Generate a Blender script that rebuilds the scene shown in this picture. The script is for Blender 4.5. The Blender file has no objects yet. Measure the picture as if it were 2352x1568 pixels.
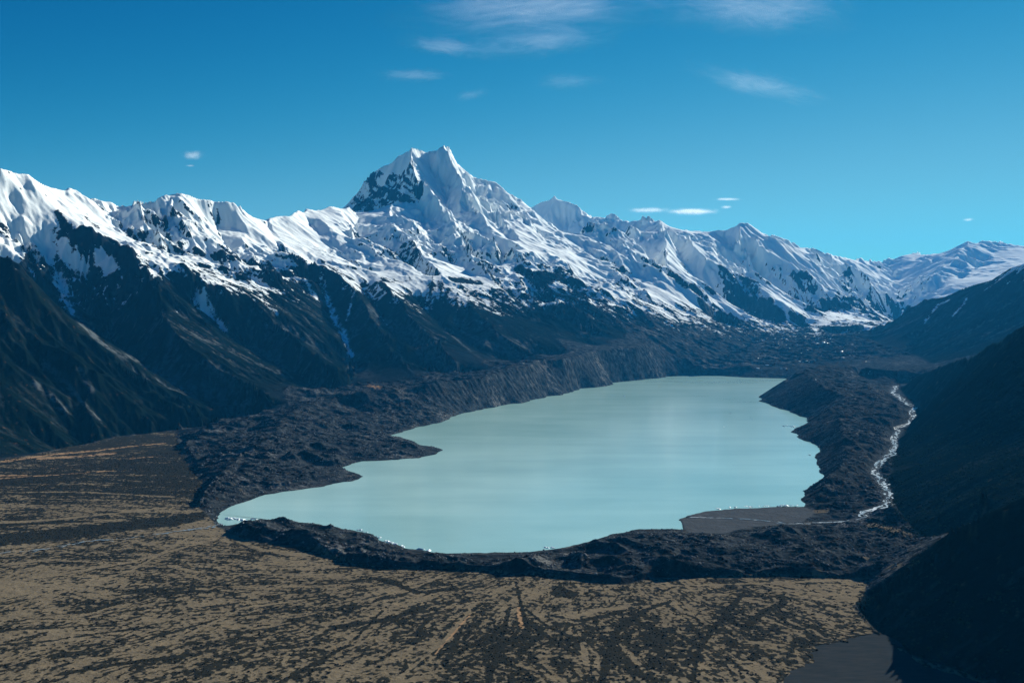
import bpy, math, random, time
import numpy as np
T0 = time.time()
R = math.radians
QUICK = 1.0            # grid step multiplier
# ------------------------------------------------------------------ camera
scn = bpy.context.scene
H0 = 600.0             # metres above the lake
cam = bpy.data.cameras.new("camera"); camo = bpy.data.objects.new("camera", cam)
scn.collection.objects.link(camo); scn.camera = camo
camo.location = (0, 0, H0); camo.rotation_euler = (R(90), 0, 0)
cam.sensor_width = 36.0; cam.lens = 36.0 * 1000 / 1024
cam.shift_y = -31.0 / 1024
cam.clip_start = 5.0; cam.clip_end = 200000.0
# ------------------------------------------------------------------ sky + sun
SUN_AZ, SUN_EL = 37.0, 21.5        # azimuth clockwise from the view direction
w = bpy.data.worlds.new("World"); scn.world = w; w.use_nodes = True
nt = w.node_tree; nt.nodes.clear()
sky = nt.nodes.new("ShaderNodeTexSky"); sky.sky_type = 'NISHITA'; sky.sun_disc = False
sky.sun_elevation = R(SUN_EL); sky.sun_rotation = R(SUN_AZ)
sky.altitude = 1300; sky.air_density = 1.0; sky.dust_density = 0.0; sky.ozone_density = 3.0
sep = nt.nodes.new("ShaderNodeSeparateColor"); com = nt.nodes.new("ShaderNodeCombineColor")
nt.links.new(sky.outputs[0], sep.inputs[0])
for k, (e, g) in enumerate(((5.0, .00035), (2.05, .0135), (1.28, .038))):     # deep polarised blue of the air
    p_ = nt.nodes.new("ShaderNodeMath"); p_.operation = 'POWER'; p_.inputs[1].default_value = e
    m_ = nt.nodes.new("ShaderNodeMath"); m_.operation = 'MULTIPLY'; m_.inputs[1].default_value = g / .13
    nt.links.new(sep.outputs[k], p_.inputs[0]); nt.links.new(p_.outputs[0], m_.inputs[0])
    # gentle shoulder so that the glow under the sun does not bleach
    c_ = (.13, .62, 1.1)[k] / .13
    a_ = nt.nodes.new("ShaderNodeMath"); a_.operation = 'ADD'; a_.inputs[1].default_value = c_
    d_ = nt.nodes.new("ShaderNodeMath"); d_.operation = 'DIVIDE'
    f_ = nt.nodes.new("ShaderNodeMath"); f_.operation = 'MULTIPLY'; f_.inputs[1].default_value = c_
    nt.links.new(m_.outputs[0], a_.inputs[0]); nt.links.new(m_.outputs[0], f_.inputs[0])
    nt.links.new(f_.outputs[0], d_.inputs[0]); nt.links.new(a_.outputs[0], d_.inputs[1]); nt.links.new(d_.outputs[0], com.inputs[k])
bg = nt.nodes.new("ShaderNodeBackground"); bg.inputs[1].default_value = 0.099
wo = nt.nodes.new("ShaderNodeOutputWorld")
nt.links.new(com.outputs[0], bg.inputs[0])
nt.links.new(bg.outputs[0], wo.inputs[0])
sl = bpy.data.lights.new("sun", 'SUN'); so = bpy.data.objects.new("sun", sl)
scn.collection.objects.link(so)
sl.energy = 5.0; sl.angle = R(0.5); sl.color = (1.0, 0.97, 0.87)
so.rotation_euler = (R(90 - SUN_EL), 0, R(180 - SUN_AZ))
scn.view_settings.view_transform = 'Standard'; scn.view_settings.look = 'None'
scn.view_settings.gamma = 1.0; scn.view_settings.use_curve_mapping = False
scn.view_settings.exposure = 0.9
scn.cycles.use_denoising = True
scn.cycles.denoiser = 'OPENIMAGEDENOISE'; scn.cycles.denoising_input_passes = 'RGB_ALBEDO_NORMAL'; scn.cycles.denoising_prefilter = 'NONE'
scn.cycles.max_bounces = 6; scn.cycles.diffuse_bounces = 3; scn.cycles.volume_bounces = 1
scn.cycles.transparent_max_bounces = 16
# ------------------------------------------------------------------ grid
# The ground mesh is a log-polar sheet (fine near, coarse far); every height below is a world height.
TH0, TH1 = -0.62, 0.62
DT, DL = 0.0009 * QUICK, 0.0013 * QUICK
RMIN, RMAX = 900.0, 34000.0
NT_ = int((TH1 - TH0) / DT) + 1; NR_ = int(math.log(RMAX / RMIN) / DL) + 1
th = (TH0 + DT * np.arange(NT_)).astype(np.float32)
rr = (RMIN * np.exp(DL * np.arange(NR_))).astype(np.float32)
X = (rr[:, None] * np.sin(th)[None]).astype(np.float32)
Y = (rr[:, None] * np.cos(th)[None]).astype(np.float32)
CX, CY, F = 1176.0, 712.0, 2297.0
# survey: sight line (u, v) + distance -> world point
def wp(u, v, d): return ((u - CX) / F * d, d, H0 - (v - CY) / F * d)
def dz(v, z): return (H0 - z) * F / (v - CY)          # distance of a sight line where it meets height z
COLS = [
 (-300, [(395,7000),(480,6700),(600,6300),(760,5600)]),
 (0,   [(388,7600),(500,7100),(600,6700),(700,6400),(800,6000)]),
 (200, [(457,8500),(530,7600),(620,7100),(700,6700),(800,6200),(900,5750),(950,5500)]),
 (400, [(449,9300),(530,8400),(605,7600),(700,6900),(800,6300),(900,5800),(950,5500)]),
 (600, [(504,10200),(560,9300),(620,8500),(700,7700),(800,6800),(900,6000),(930,5800)]),
 (800, [(476,12200),(540,10800),(600,9700),(650,9100),(700,8500),(800,7400),(900,6300)]),
 (950, [(336,14600),(400,14200),(468,13500),(540,11500),(600,10300),(650,9500),(700,8900),(800,7700),(880,6500)]),
 (1150,[(330,15000),(420,15000),(480,14000),(540,12300),(600,11000),(650,10100),(700,9400),(800,8000),(850,7200)]),
 (1350,[(440,15700),(520,14500),(580,13000),(640,11600),(700,10300),(760,9300),(800,8500)]),
 (1550,[(500,17500),(560,15500),(620,13800),(680,12200),(740,11000),(765,10000)]),
 (1700,[(508,17300),(603,16000),(660,14600),(720,13600),(757,12500)]),
 (1850,[(560,17800),(640,16000),(700,15000),(745,14000)]),
 (2060,[(590,20500),(640,18500),(690,17000),(736,16500)]),
 (2400,[(560,22000),(640,19000),(736,17000)])]
CU = [c[0] for c in COLS]
def dsurf(u, v):
    k = min(max(np.searchsorted(CU, u) - 1, 0), len(COLS) - 2)
    a, b = COLS[k][1], COLS[k + 1][1]
    da = np.interp(v, [p[0] for p in a], [p[1] for p in a]); db = np.interp(v, [p[0] for p in b], [p[1] for p in b])
    t = min(max((u - CU[k]) / (CU[k + 1] - CU[k]), 0), 1)
    return da * (1 - t) + db * t
LINES = []     # (class, [(x,y,z)...], weight)
def add(cls, pts): LINES.append((cls, pts))
def P(s): return [tuple(float(q) for q in t.split(',')) for t in s.split()]
def lineD(cls, s, back=None):
    """points u,v,d (d may be left out and is then interpolated)."""
    p = P(s); ks = [i for i, q in enumerate(p) if len(q) == 3]; ds = [p[i][2] for i in ks]
    w_ = [wp(q[0], q[1], float(np.interp(i, ks, ds))) for i, q in enumerate(p)]
    add(cls, w_)
    if back: add(cls, [(x * back[0], y * back[0], z - back[1]) for x, y, z in w_])
def lineO(cls, off, s):
    """ridge (off<0) or gully (off>0) lying on the mean slope of the range."""
    p = P(s); n = len(p)
    w_ = []
    for i, q in enumerate(p):
        o = (q[2] if len(q) == 3 else off) * 1.5
        w_.append(wp(q[0], q[1], dsurf(q[0], q[1]) + o))
    add(cls, w_)
def lineZ(cls, s, z=None):
    p = P(s); ks = [i for i, q in enumerate(p) if len(q) == 3]
    zs = [p[i][2] for i in ks] if z is None else None
    add(cls, [wp(q[0], q[1], dz(q[1], z if z is not None else float(np.interp(i, ks, zs)))) for i, q in enumerate(p)])
# ---- skylines
lineD('range', "-500,430,6500 -350,405,6900 -200,378,7200 0,388,7600 20,391 43,398 67,400,7900 80,410 100,421 117,430 130,431 147,436,8200 160,434 177,435 190,441 207,453 220,458 233,459 253,460,8800 267,458 287,453 307,447 317,448 333,455 353,457 367,456 380,450 390,451 407,445,9300 427,446 443,447 460,453 480,458 490,461 517,460,9700 537,462 553,471 567,483 580,495 593,501 613,505,10200 623,500 637,495 650,496 660,495 673,485 683,479,11000 695,486 703,481 723,480 743,476 763,473 784,476,12100 802,474,12300", (1.1, 420))
lineD('peak', "770,492,14900 787,474,14800 802,461 822,439 845,409 862,389 878,374 898,361 922,346 938,338 947,334,14500 955,338 968,342 983,347,14900 998,344 1012,341 1020,334 1025,331,15000 1032,336 1038,346 1052,366 1068,384 1085,398 1100,408,15200 1118,412 1135,416 1148,421,15300 1165,434 1182,444 1198,453 1215,466 1225,473,15500 1235,486 1255,503 1275,519 1295,536,15500 1315,546", (1.12, 1100))
lineD('far', "1190,490,19500 1225,473,19300 1242,463 1262,458 1273,444,19000 1285,453 1302,459 1318,464 1335,473 1352,486 1368,498 1377,499,18800 1392,491 1405,489 1422,494,18800 1438,506 1449,511,18500 1465,508 1485,496,18000 1498,501 1505,507 1517,503,17800 1533,515 1549,529 1563,535,17500 1575,525 1589,531 1601,530 1610,533 1634,531,17300 1658,523 1686,519 1696,508,17200 1718,510 1730,517 1742,531 1762,535 1778,533 1798,543 1814,549 1830,565,17800 1842,569 1854,567 1866,565 1878,579 1898,579 1914,585,19000 1942,591 1966,597,20000 1978,589 1986,597 2007,599,21000 2027,599 2043,591 2067,585 2091,583 2109,577,22000 2123,587 2143,589 2159,589 2183,581,21500 2203,569 2221,552,21000 2235,559 2255,553 2283,548,21500 2299,555 2319,565 2327,562 2352,577,22000 2450,560,22000 2600,590,22000 2800,560,22000", (1.1, 700))
# ---- near left hill (A)
lineD('hillA', "-700,330,5300 -400,400,5300 -200,470,5400 -60,560,5400 0,587,5400 60,612,5450 100,650,5500 120,674,5500 157,717,5500 190,755,5480 227,786,5450 287,832,5350 367,892,5300 443,928,5250 505,962,5150")
lineO('hillA', 0, "-200,560 -60,640 0,650 60,672 90,700 120,730")
BASE_A = "-800,1130 -400,1085 -200,1072 0,1056 60,1045 120,1035 200,1015 280,1003 350,990 430,983 520,966 575,953"
lineZ('hillA', BASE_A, 8)
# ---- left range: spurs and gullies
lineO('range', -80, "67,400,0 80,423 107,446 130,460 147,476 160,486 187,503 200,520 213,533 253,538 277,560 290,583 313,603 333,620,-80")
lineO('range', -180, "333,620,-80 348,650 363,690 380,735 440,795 520,855 600,908 640,928")
lineO('range', 120, "55,520,60 60,560,160 95,600,160 120,625,140 135,663 143,707 173,731 227,781 283,807,60 350,847,30 410,887,0 500,921,0 580,949,0")
lineO('range', 150, "200,600 205,660 225,715 260,770 283,807")
lineO('range', 160, "447,650,60 447,697 483,717 520,757 573,791 633,831 700,871 750,903,40")
lineO('range', -170, "413,602,-60 470,640 560,660 600,700 660,760 720,810 790,870 800,885,-40")
lineO('range', 150, "640,560,100 650,590 700,625 738,650 755,693 772,733 790,775 805,815 805,850 803,889,0")
lineO('range', -160, "655,575,-60 690,590 745,603 800,645 840,700 880,760 920,820 955,868")
lineO('range', 110, "838,660 870,710 907,755 950,800 985,835 1010,868,0")
lineO('range', -140, "875,640 920,690 960,740 1005,790 1050,835 1080,865,0")
lineO('range', 100, "960,690 1000,730 1050,770 1110,805 1160,830 1200,842,0")
lineO('range', -140, "1028,645 1070,690 1110,730 1160,770 1215,805 1270,825,0")
lineO('range', -120, "1150,660 1200,690 1260,730 1320,765 1370,795,0")
# snow bowls on the left range
lineO('range', -60, "310,447,0 325,470 345,505 362,530 372,545")
lineO('range', 200, "253,468,40 260,495 285,530 320,555 360,575 400,590")
lineO('range', -50, "390,450,0 400,480 420,510 440,530")
lineO('range', 90, "350,460 375,500 390,535 430,565 470,590")
lineO('range', 170, "490,490,60 495,510 507,535 520,555 540,590 590,620 620,635")
lineO('range', -70, "537,463,0 560,490 580,520 560,545,0 590,580 605,600 630,637")
lineO('range', 60, "613,505,0 622,525 640,545 655,575,-40")
lineO('range', -20, "350,610 400,602 470,604 530,615 575,630 620,640")
lineO('range', 90, "20,430,40 15,455 30,480 60,520 75,560")
# ---- Mount: front snow buttresses
lineD('peak', "802,475,12300 815,488,12600 840,487,12900 868,482,13000 885,474,13000 900,467,13100 925,468,13300 940,468,13500 953,455,13700 968,450,13800")
lineD('peak', "945,336,14500 943,352,14300 944,375,14050 954,397,13820 970,409,13660 985,430,13450 1005,460,13150 1018,480,12850 1040,505,12400 1055,530,11900 1075,565,11200 1102,599,10600 1128,629,10150 1150,657,9900")
lineD('peak', "930,415,13950 956,435,13720 970,448,13600 968,462,13550")
lineD('peak', "938,365,14280 915,395,14250 885,418,14320 850,445,14450 820,465,14550")
lineD('peak', "944,400,13950 915,425,13980 880,440,14050 845,462,14150")
lineD('peak', "985,352,14870 988,380,14680 1005,405,14450 1022,425,14220 1030,450,13950 1024,470,13680 1036,490,13350 1062,515,12850 1085,530,12550")
lineD('peak', "985,347,14900 1000,375,14700 1020,400,14480 1035,425,14250")
lineD('peak', "1025,331,15000 1022,342,14850 1035,365,14580 1045,390,14330 1055,410,14120 1062,430,13930 1072,450,13730 1088,462,13580 1086,474,13420 1114,497,13000 1127,521,12650 1165,551,12200 1185,560,12050")
lineD('peak', "1099,411,15080 1093,425,14880 1087,440,14650 1102,463,14250 1125,470,14150 1135,500,13550 1150,530,13000 1180,556,12400")
lineD('peak', "1148,421,15300 1135,436,15000 1142,460,14500 1142,483,13900 1157,506,13300 1183,536,12700 1200,553,12400")
lineD('peak', "1172,440,15300 1170,466,14600 1202,496,14000 1227,515,13600 1250,545,13000")
lineD('peak', "1190,455,15400 1192,480,14800 1220,515,14100 1240,540,13600 1265,560,13200")
lineD('peak', "1205,462,15400 1222,479,15000 1232,501,14500 1262,529,14000 1285,555,13500 1300,575,13100")
lineO('peak', -150, "906,461,0 897,474 899,495 909,517 919,538 947,556 958,577 984,596 1005,620 1028,645")
lineO('peak', 250, "825,489,300 818,512 822,540 850,566 900,587 940,608 975,640 1000,660")
lineO('peak', -130, "735,500,-50 770,530 806,545 842,562 880,579 917,592 948,606 970,622")
lineO('peak', 100, "715,510 740,550 790,580 828,610 870,625")
lineO('peak', -80, "784,478,-20 795,495 806,512 812,530")
lineO('peak', 130, "960,480 985,520 1005,555 1040,590 1070,620 1095,645")
lineO('peak', 170, "1065,545 1085,575 1115,598 1135,606 1130,630 1150,650 1180,680 1230,712 1290,742 1340,768")
lineO('peak', -100, "1062,528 1095,536 1134,545 1150,570")
lineO('peak', 260, "1100,552 1130,562 1160,580 1150,600 1137,612")
# ---- slopes right of the mount
lineO('range', -160, "1172,569,-60 1195,580 1228,578 1268,583 1287,602 1315,626 1367,654 1410,695 1468,738 1525,763,0")
lineO('range', 60, "1180,600 1210,640 1260,680 1310,720 1345,745 1365,775,0")
lineO('range', -130, "1215,612 1260,650 1290,690 1340,720 1390,765")
lineO('range', 220, "1305,560 1340,583 1400,603 1440,632 1480,680 1530,720 1590,755,0")
lineO('range', -120, "1317,600 1347,598 1390,608 1427,614 1450,629 1490,668 1530,705 1585,745")
lineD('range', "1300,560,14700 1320,552,14600 1342,533,14700 1348,516,14700 1360,508,14700 1375,510,14700 1387,510,14650 1398,519,14600 1415,526,14550 1435,532,14500 1465,556,14300 1487,579,13900 1512,616,13300 1520,630,13100", (1.05, 260))
lineO('range', -280, "1440,560 1455,591 1515,621 1577,651 1617,684 1660,712 1695,735,0")
lineO('range', 260, "1490,620,200 1540,655 1590,695 1640,735 1670,752,0")
lineO('far', -250, "1517,505,0 1530,545 1527,599 1545,628 1580,650")
lineO('far', 250, "1449,514,0 1480,545 1520,575,150 1500,600,150")
lineO('far', 420, "1545,560 1570,600 1600,637 1640,672 1690,708 1740,733 1800,753,0")
lineO('far', -280, "1573,528,0 1590,558 1620,588 1655,602 1686,603 1714,635 1758,660 1810,696 1834,716 1874,734,0")
lineO('far', 330, "1660,527 1680,570 1720,610 1770,650 1830,690 1880,725")
lineO('far', -280, "1696,510,0 1700,543 1762,575 1830,607 1882,639 1930,667 1985,702 2010,730,0")
lineO('far', 280, "1745,535 1790,575 1840,600 1900,635 1950,668 2010,705")
lineO('far', -250, "1770,537 1830,571 1882,599 1950,635 2005,665")
lineO('far', 260, "1820,552 1870,585 1930,615 2000,650")
lineO('far', -180, "1878,580 1930,605 1990,632 2035,653")
lineZ('far', "1834,754,340 1890,750,380 1970,746,400 2035,738,430 2060,733,440")
lineD('far', "2221,552,21000 2200,585,20000 2160,620,19000 2120,650,18200")
lineD('far', "2283,548,21500 2290,580,20500 2250,610,19500 2210,640,18500")
lineD('far', "2040,600,21300 2055,640,20000 2075,690,18000")
lineD('far', "2109,577,22000 2105,610,20500 2085,660,19000")
# ---- right hills
lineD('hillR', "2900,330,9000 2700,450,9400 2500,535,10000 2352,605,10500 2311,615 2271,639 2251,647 2219,655 2195,678,11500 2167,684 2131,684 2107,696 2083,708,12300 2067,720 2035,744 2002,780,11700", (1.1, 300))
lineD('hillR', "2460,600,9800 2352,660,10000 2260,705,10200 2180,740,10300 2110,775,10400 2060,800,10000")
lineZ('hillR', "2002,780,265 2019,789,250 2071,804,205 2107,817,180 2140,836,150")
lineD('hillN', "3100,420,3400 2900,500,3500 2700,560,3700 2480,690,3950 2352,744,4150 2319,758,4450 2283,780,4800 2243,808,5250 2211,820,5600 2163,836,6150 2115,856,6700 2091,872 2067,892,7050", (1.1, 120))
HILLFOOT = "2067,893,50 2103,930,50 2100,965,45 2064,1008,38 2047,1050,30 2040,1110,22 2050,1160,18 2090,1205,14 2135,1250,10"
lineZ('hillN', HILLFOOT)
lineD('hillN', "2150,1246,2490 2250,1150,2520 2352,1080,2650 2500,990,2850 2800,800,3000")
lineD('hillN', "2352,905,3740 2250,955,3740 2150,1020,3700 2095,1075,3550")
lineD('spurN', "1965,1394,2001 2010,1350,2010 2090,1300,2010 2150,1268,2000 2250,1200,1950 2352,1148,1900 2500,1050,1900 2800,900,1900")
lineZ('spurN', "1965,1396 2010,1453 2100,1511 2200,1548 2290,1575", 4)
lineD('spurN', "2270,1570,1570 2352,1525,1560 2500,1450,1560 2700,1350,1560")
# ---- moraines
LMOR = "1500,783,312 1460,795,283 1409,801,270 1368,804,268 1317,818,244 1293,823,239 1256,825,236 1236,828,230 1216,837,219 1182,845,208 1148,852,198 1114,864,182 1080,870,174 1046,872,175 1012,875,176 979,879,172 931,884,160 911,886,155 877,891,148 840,901,135 786,904,128 745,911,115 708,925,104 683,934,95 660,957,75 625,1000,55 565,1038,42 520,1078,32 480,1112,26 458,1150,18"
lineZ('moraine', LMOR)
lineZ('moraine', "960,878,140 860,892,118 760,907,92 690,925,75 640,955,45")
lineZ('moraine', "413,1030,8 440,1012,26 470,990,42 515,974,48 560,984,36 590,1000,12")
lineZ('moraine', "440,1075,6 470,1058,20 503,1037,34 540,1048,30 570,1062,14")
lineZ('moraine', "800,935,55 850,950,45 900,965,30 700,980,45 760,1000,35 820,1010,28 900,1025,18 640,1060,25 700,1080,18 560,1110,14")
lineD('moraine', "1515,776,9700 1570,764,10600 1640,757,11400 1700,757,12000 1760,765,12500 1834,756,13800")
lineZ('glacier', "1533,863,8 1590,846,75 1650,822,130 1710,797,198 1730,777,262 1790,764,318")
lineZ('glacier', "1581,860,14 1650,861,14 1714,865,14 1770,866,14")
lineZ('glacier', "1720,838,95 1800,822,130 1900,820,140")
lineZ('glacier', "1760,795,205 1850,800,190 1960,796,215")
lineZ('glacier', "1800,775,275 1900,770,285 1980,768,300")
RM = "1775,889,55 1803,872,110 1846,849,165 1881,838,185 1909,839,175 1940,841,170 1958,837,178 1979,841,165 2020,846,150 2060,850,135 2099,843,140 2134,838,150"
lineZ('moraine', RM)
lineZ('moraine', "1846,849,165 1858,866,155 1880,880,145 1900,893,135 1944,910,118 1925,924,100 1905,937,92 1934,972,84 1937,1007,70 1944,1042,60 1937,1074,50 1905,1088,55 1893,1115,38 1880,1140,18")
lineZ('moraine', "1858,866,155 1920,880,130 1990,886,115 2030,908,100 2060,935,85 2075,958,72 2040,972,66 2020,1000,55 1995,1040,45 1985,1080,36 1998,1110,30 1990,1150,20")
lineZ('moraine', "1950,862,80 2000,875,68 2050,884,56 2060,900,54 2080,925,52 2095,944,48 2095,962,46 2060,990,40 2050,1030,34 2010,1078,26 2018,1105,23 2038,1125,20 2030,1162,16 1990,1182,10 1912,1198,4")
# terminal moraine
lineZ('moraine', "515,1217,5 554,1204,15 589,1195,22 614,1199,22 643,1204,20 693,1207,22 717,1209,22 772,1219,22 816,1229,20 841,1239,16 871,1251,10 900,1264,4")
lineZ('moraine', "524,1220,6 554,1206,15 594,1220,20 628,1231,15 658,1234,14 708,1231,20 732,1246,20 752,1261,16 777,1271,16 816,1273,20 841,1273,20 891,1286,17 940,1291,14 975,1287,16 1014,1293,14 1164,1296,17 1199,1287,25 1245,1307,13 1285,1306,18 1331,1310,17 1376,1320,15 1422,1320,16 1467,1315,16 1518,1302,20 1568,1305,18 1644,1302,18 1720,1312,14 1795,1302,17 1871,1310,14 1998,1320,9")
lineZ('moraine', "1376,1258,16 1450,1240,20 1520,1238,20 1600,1245,20 1700,1245,22 1800,1238,24 1880,1228,24 1960,1225,20 2050,1260,16")
lineZ('moraine', "1400,1285,18 1500,1275,20 1650,1275,18 1800,1268,22 1950,1270,20 2040,1290,12")
SCARP = "505,1213 524,1222 559,1237 619,1248 658,1251 703,1257 732,1272 792,1292 841,1299 891,1306 940,1307 990,1304 1019,1311 1164,1316 1214,1322 1305,1328 1366,1336 1427,1343 1492,1328 1600,1322 1700,1326 1800,1320 1900,1326 2005,1332"
lineZ('moraine', SCARP, 3)
# ---- lake outline (on z = 0)
SHORE_L = "500,1191 505,1177 544,1157 609,1135 674,1126 742,1117 772,1109 813,1104 835,1092 823,1087 800,1080 786,1072 813,1063 833,1058 864,1058 911,1055 965,1051 999,1043 1007,1038 1019,1033 999,1024 975,1022 955,1013 931,1006 897,999 928,991 958,980 989,974 1019,967 1033,958 1063,948 1107,940 1148,931 1199,925 1216,919 1256,909 1293,906 1368,889 1409,882 1481,870 1533,864 1581,861 1650,862 1714,866 1802,868"
hid = [(2300.,8300.),(2050.,7750.),(1850.,7300.),(1700.,6900.)]
SHORE_R = "1744,921 1785,935 1854,958 1817,989 1863,1014 1883,1028 1874,1042 1881,1070 1893,1091 1860,1116 1846,1130 1849,1137 1840,1148 1847,1162 1770,1163 1694,1166 1619,1173 1578,1183 1560,1191 1566,1203 1568,1214 1518,1213 1467,1213 1406,1224 1341,1244 1265,1260 1164,1267 1064,1268 990,1266 930,1257 871,1239 816,1217 740,1203 650,1193 600,1189 578,1199 515,1206"
def rough(poly, k=.07, seed=1, closed=True):
    """break straight traced edges into an irregular bank."""
    rg_ = random.Random(seed); p = list(poly)
    for it in range(4):
        q = []
        for a, b in zip(p, p[1:] + (p[:1] if closed else [])):
            dx, dy = b[0] - a[0], b[1] - a[1]; l = math.hypot(dx, dy); q.append(a)
            if l > 9: g = rg_.gauss(0, k); q.append(((a[0] + b[0]) / 2 - dy * g, (a[1] + b[1]) / 2 + dx * g))
        p = q
    return p
def z0(s): return [wp(a, b, dz(b, 0.0))[:2] for a, b in P(s)]
LAKE = rough(z0(SHORE_L) + hid + z0(SHORE_R), .06, 4)
add('shore', [(x, y, 0.0) for x, y in LAKE + LAKE[:1]])
SAND = z0("1562,1192 1578,1184 1619,1174 1694,1167 1770,1164 1845,1164 1870,1175 1850,1195 1790,1205 1720,1212 1660,1226 1593,1224 1570,1215")
SAND = rough(SAND, .06, 8)
PLAIN = z0("-900,1140 -400,1088 0,1058 120,1037 280,1005 400,990 412,1032 440,1078 470,1112 452,1158 500,1212 560,1239 620,1250 710,1259 800,1294 900,1308 1000,1306 1164,1317 1305,1329 1430,1344 1500,1330 1800,1322 2000,1334 1963,1396 2008,1454 2100,1513 2290,1578 2300,1900 2300,2400 -1500,2400")
# ------------------------------------------------------------------ rasterise constraints
def gi(x, y):
    r = np.hypot(x, y); t = np.arctan2(x, y)
    return np.log(r / RMIN) / DL, (t - TH0) / DT
def dense(pts):
    out = []
    for a, b in zip(pts[:-1], pts[1:]):
        i0, j0 = gi(a[0], a[1]); i1, j1 = gi(b[0], b[1])
        n = int(max(abs(i1 - i0), abs(j1 - j0)) * 1.5) + 2
        t = np.linspace(0, 1, n)
        out.append(np.stack([i0 + (i1 - i0) * t, j0 + (j1 - j0) * t, a[2] + (b[2] - a[2]) * t], 1))
    return np.concatenate(out)
def inside(poly):
    m = np.zeros(X.shape, bool)
    px = np.array([p[0] for p in poly]); py = np.array([p[1] for p in poly])
    rp = np.hypot(px, py); i1 = min(NR_, int(np.log(rp.max() / RMIN) / DL) + 2)
    i0 = max(0, int(np.log(max(RMIN, rp.min() * .7) / RMIN) / DL) - 2)
    xs, ys = X[i0:i1], Y[i0:i1]; mm = m[i0:i1]
    n = len(poly)
    for k in range(n):
        x0, y0, x1, y1 = px[k], py[k], px[(k + 1) % n], py[(k + 1) % n]
        if y0 == y1: continue
        c = ((ys < y0) != (ys < y1))
        c &= xs < (x1 - x0) * (ys - y0) / (y1 - y0) + x0
        mm ^= c
    return m
sumz = np.zeros((NR_, NT_), np.float64); cnt = np.zeros((NR_, NT_), np.float32)
CLS = ['range', 'peak', 'far', 'hillA', 'hillR', 'hillN', 'spurN', 'moraine', 'glacier', 'shore']
cls_seed = np.full((NR_, NT_), -1, np.int8)
for cls, pts in LINES:
    q = dense(pts); i = np.rint(q[:, 0]).astype(int); j = np.rint(q[:, 1]).astype(int)
    ok = (i >= 0) & (i < NR_) & (j >= 0) & (j < NT_)
    i, j, z = i[ok], j[ok], q[ok, 2]
    np.add.at(sumz, (i, j), z); np.add.at(cnt, (i, j), 1)
    cls_seed[i, j] = CLS.index(cls)
lake_m = inside(LAKE); plain_m = inside(PLAIN); sand_m = inside(SAND)
POND = rough(z0('2012,1456 1960,1466 1905,1482 1868,1505 1850,1530 1815,1548 1795,1575 1800,1640 1900,1700 2150,1720 2310,1640 2290,1582 2200,1552 2100,1516'), .16, 3)
pond_m = inside(POND)
fixed = cnt > 0
val = np.where(fixed, sumz / np.maximum(cnt, 1), 0).astype(np.float32)
for m, z in ((plain_m, 3.0), (sand_m, 1.6)):
    mm = m & ~fixed; val[mm] = z; fixed |= mm
RIVER = P("2060,884,56 2050,901,54 2074,919,53 2085,928,52 2106,933,51 2095,944,49 2099,959,46 2088,972,44 2060,981,41 2064,989,40 2053,1007,36 2057,1021,34 2046,1039,32 2025,1056,29 2011,1074,26 2007,1084,25 2014,1098,24 2028,1109,22 2039,1123,21 2043,1144,18 2032,1162,15 2011,1167,14 1990,1174,13 1990,1186,11 1955,1195,7 1912,1198,4.5 1811,1201,2.6 1745,1193,2.3 1669,1188,2.1 1583,1187,1.0")
RIVER = [wp(u, v, dz(v, z)) for u, v, z in RIVER]
riv_m = np.zeros(X.shape, bool); riv_z = np.full(X.shape, 0, np.float32)
for q in dense(RIVER):
    i, j = int(q[0]), int(q[1]); k = 3
    if i > k and j > k and j < NT_ - k:
        riv_m[i-k:i+k+1, j-k:j+k+1] = True; riv_z[i-k:i+k+1, j-k:j+k+1] = q[2]
# lake bed falls from the shore
def blur(a, n=1):
    for _ in range(n):
        b = a.copy(); b[1:-1] = (a[:-2] + 2 * a[1:-1] + a[2:]) * .25
        a = b.copy(); a[:, 1:-1] = (b[:, :-2] + 2 * b[:, 1:-1] + b[:, 2:]) * .25
    return a
def laplace(fixed, val):
    lv = [(fixed, val)]
    while min(lv[-1][0].shape) > 40:
        f, v = lv[-1]; a, b = f.shape; a2, b2 = (a + 1) // 2, (b + 1) // 2
        fp = np.zeros((a2 * 2, b2 * 2), np.float32); vp = np.zeros_like(fp)
        fp[:a, :b] = f; vp[:a, :b] = v * f
        c = fp.reshape(a2, 2, b2, 2).sum((1, 3)); s = vp.reshape(a2, 2, b2, 2).sum((1, 3))
        lv.append((c > 0, (s / np.maximum(c, 1)).astype(np.float32)))
    wt = (1 / DT ** 2); wr = (1 / DL ** 2); s_ = 2 * (wt + wr); wt /= s_; wr /= s_
    f, v = lv[-1]; h = np.where(f, v, v[f].mean()).astype(np.float32)
    for k in range(len(lv) - 1, -1, -1):
        f, v = lv[k]
        if k < len(lv) - 1:
            a, b = f.shape
            h = np.repeat(np.repeat(h, 2, 0), 2, 1)[:a, :b]; h = blur(h, 1)
        h[f] = v[f]
        p = np.empty((h.shape[0] + 2, h.shape[1] + 2), np.float32)
        for it in range(400 if k > 3 else 120 if k > 0 else 50):
            p[1:-1, 1:-1] = h; p[0, 1:-1] = h[0]; p[-1, 1:-1] = h[-1]; p[1:-1, 0] = h[:, 0]; p[1:-1, -1] = h[:, -1]
            h = wr * (p[:-2, 1:-1] + p[2:, 1:-1]) + wt * (p[1:-1, :-2] + p[1:-1, 2:])
            h[f] = v[f]
    return h
H = laplace(fixed, val)
print("laplace", round(time.time() - T0, 1))
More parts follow.
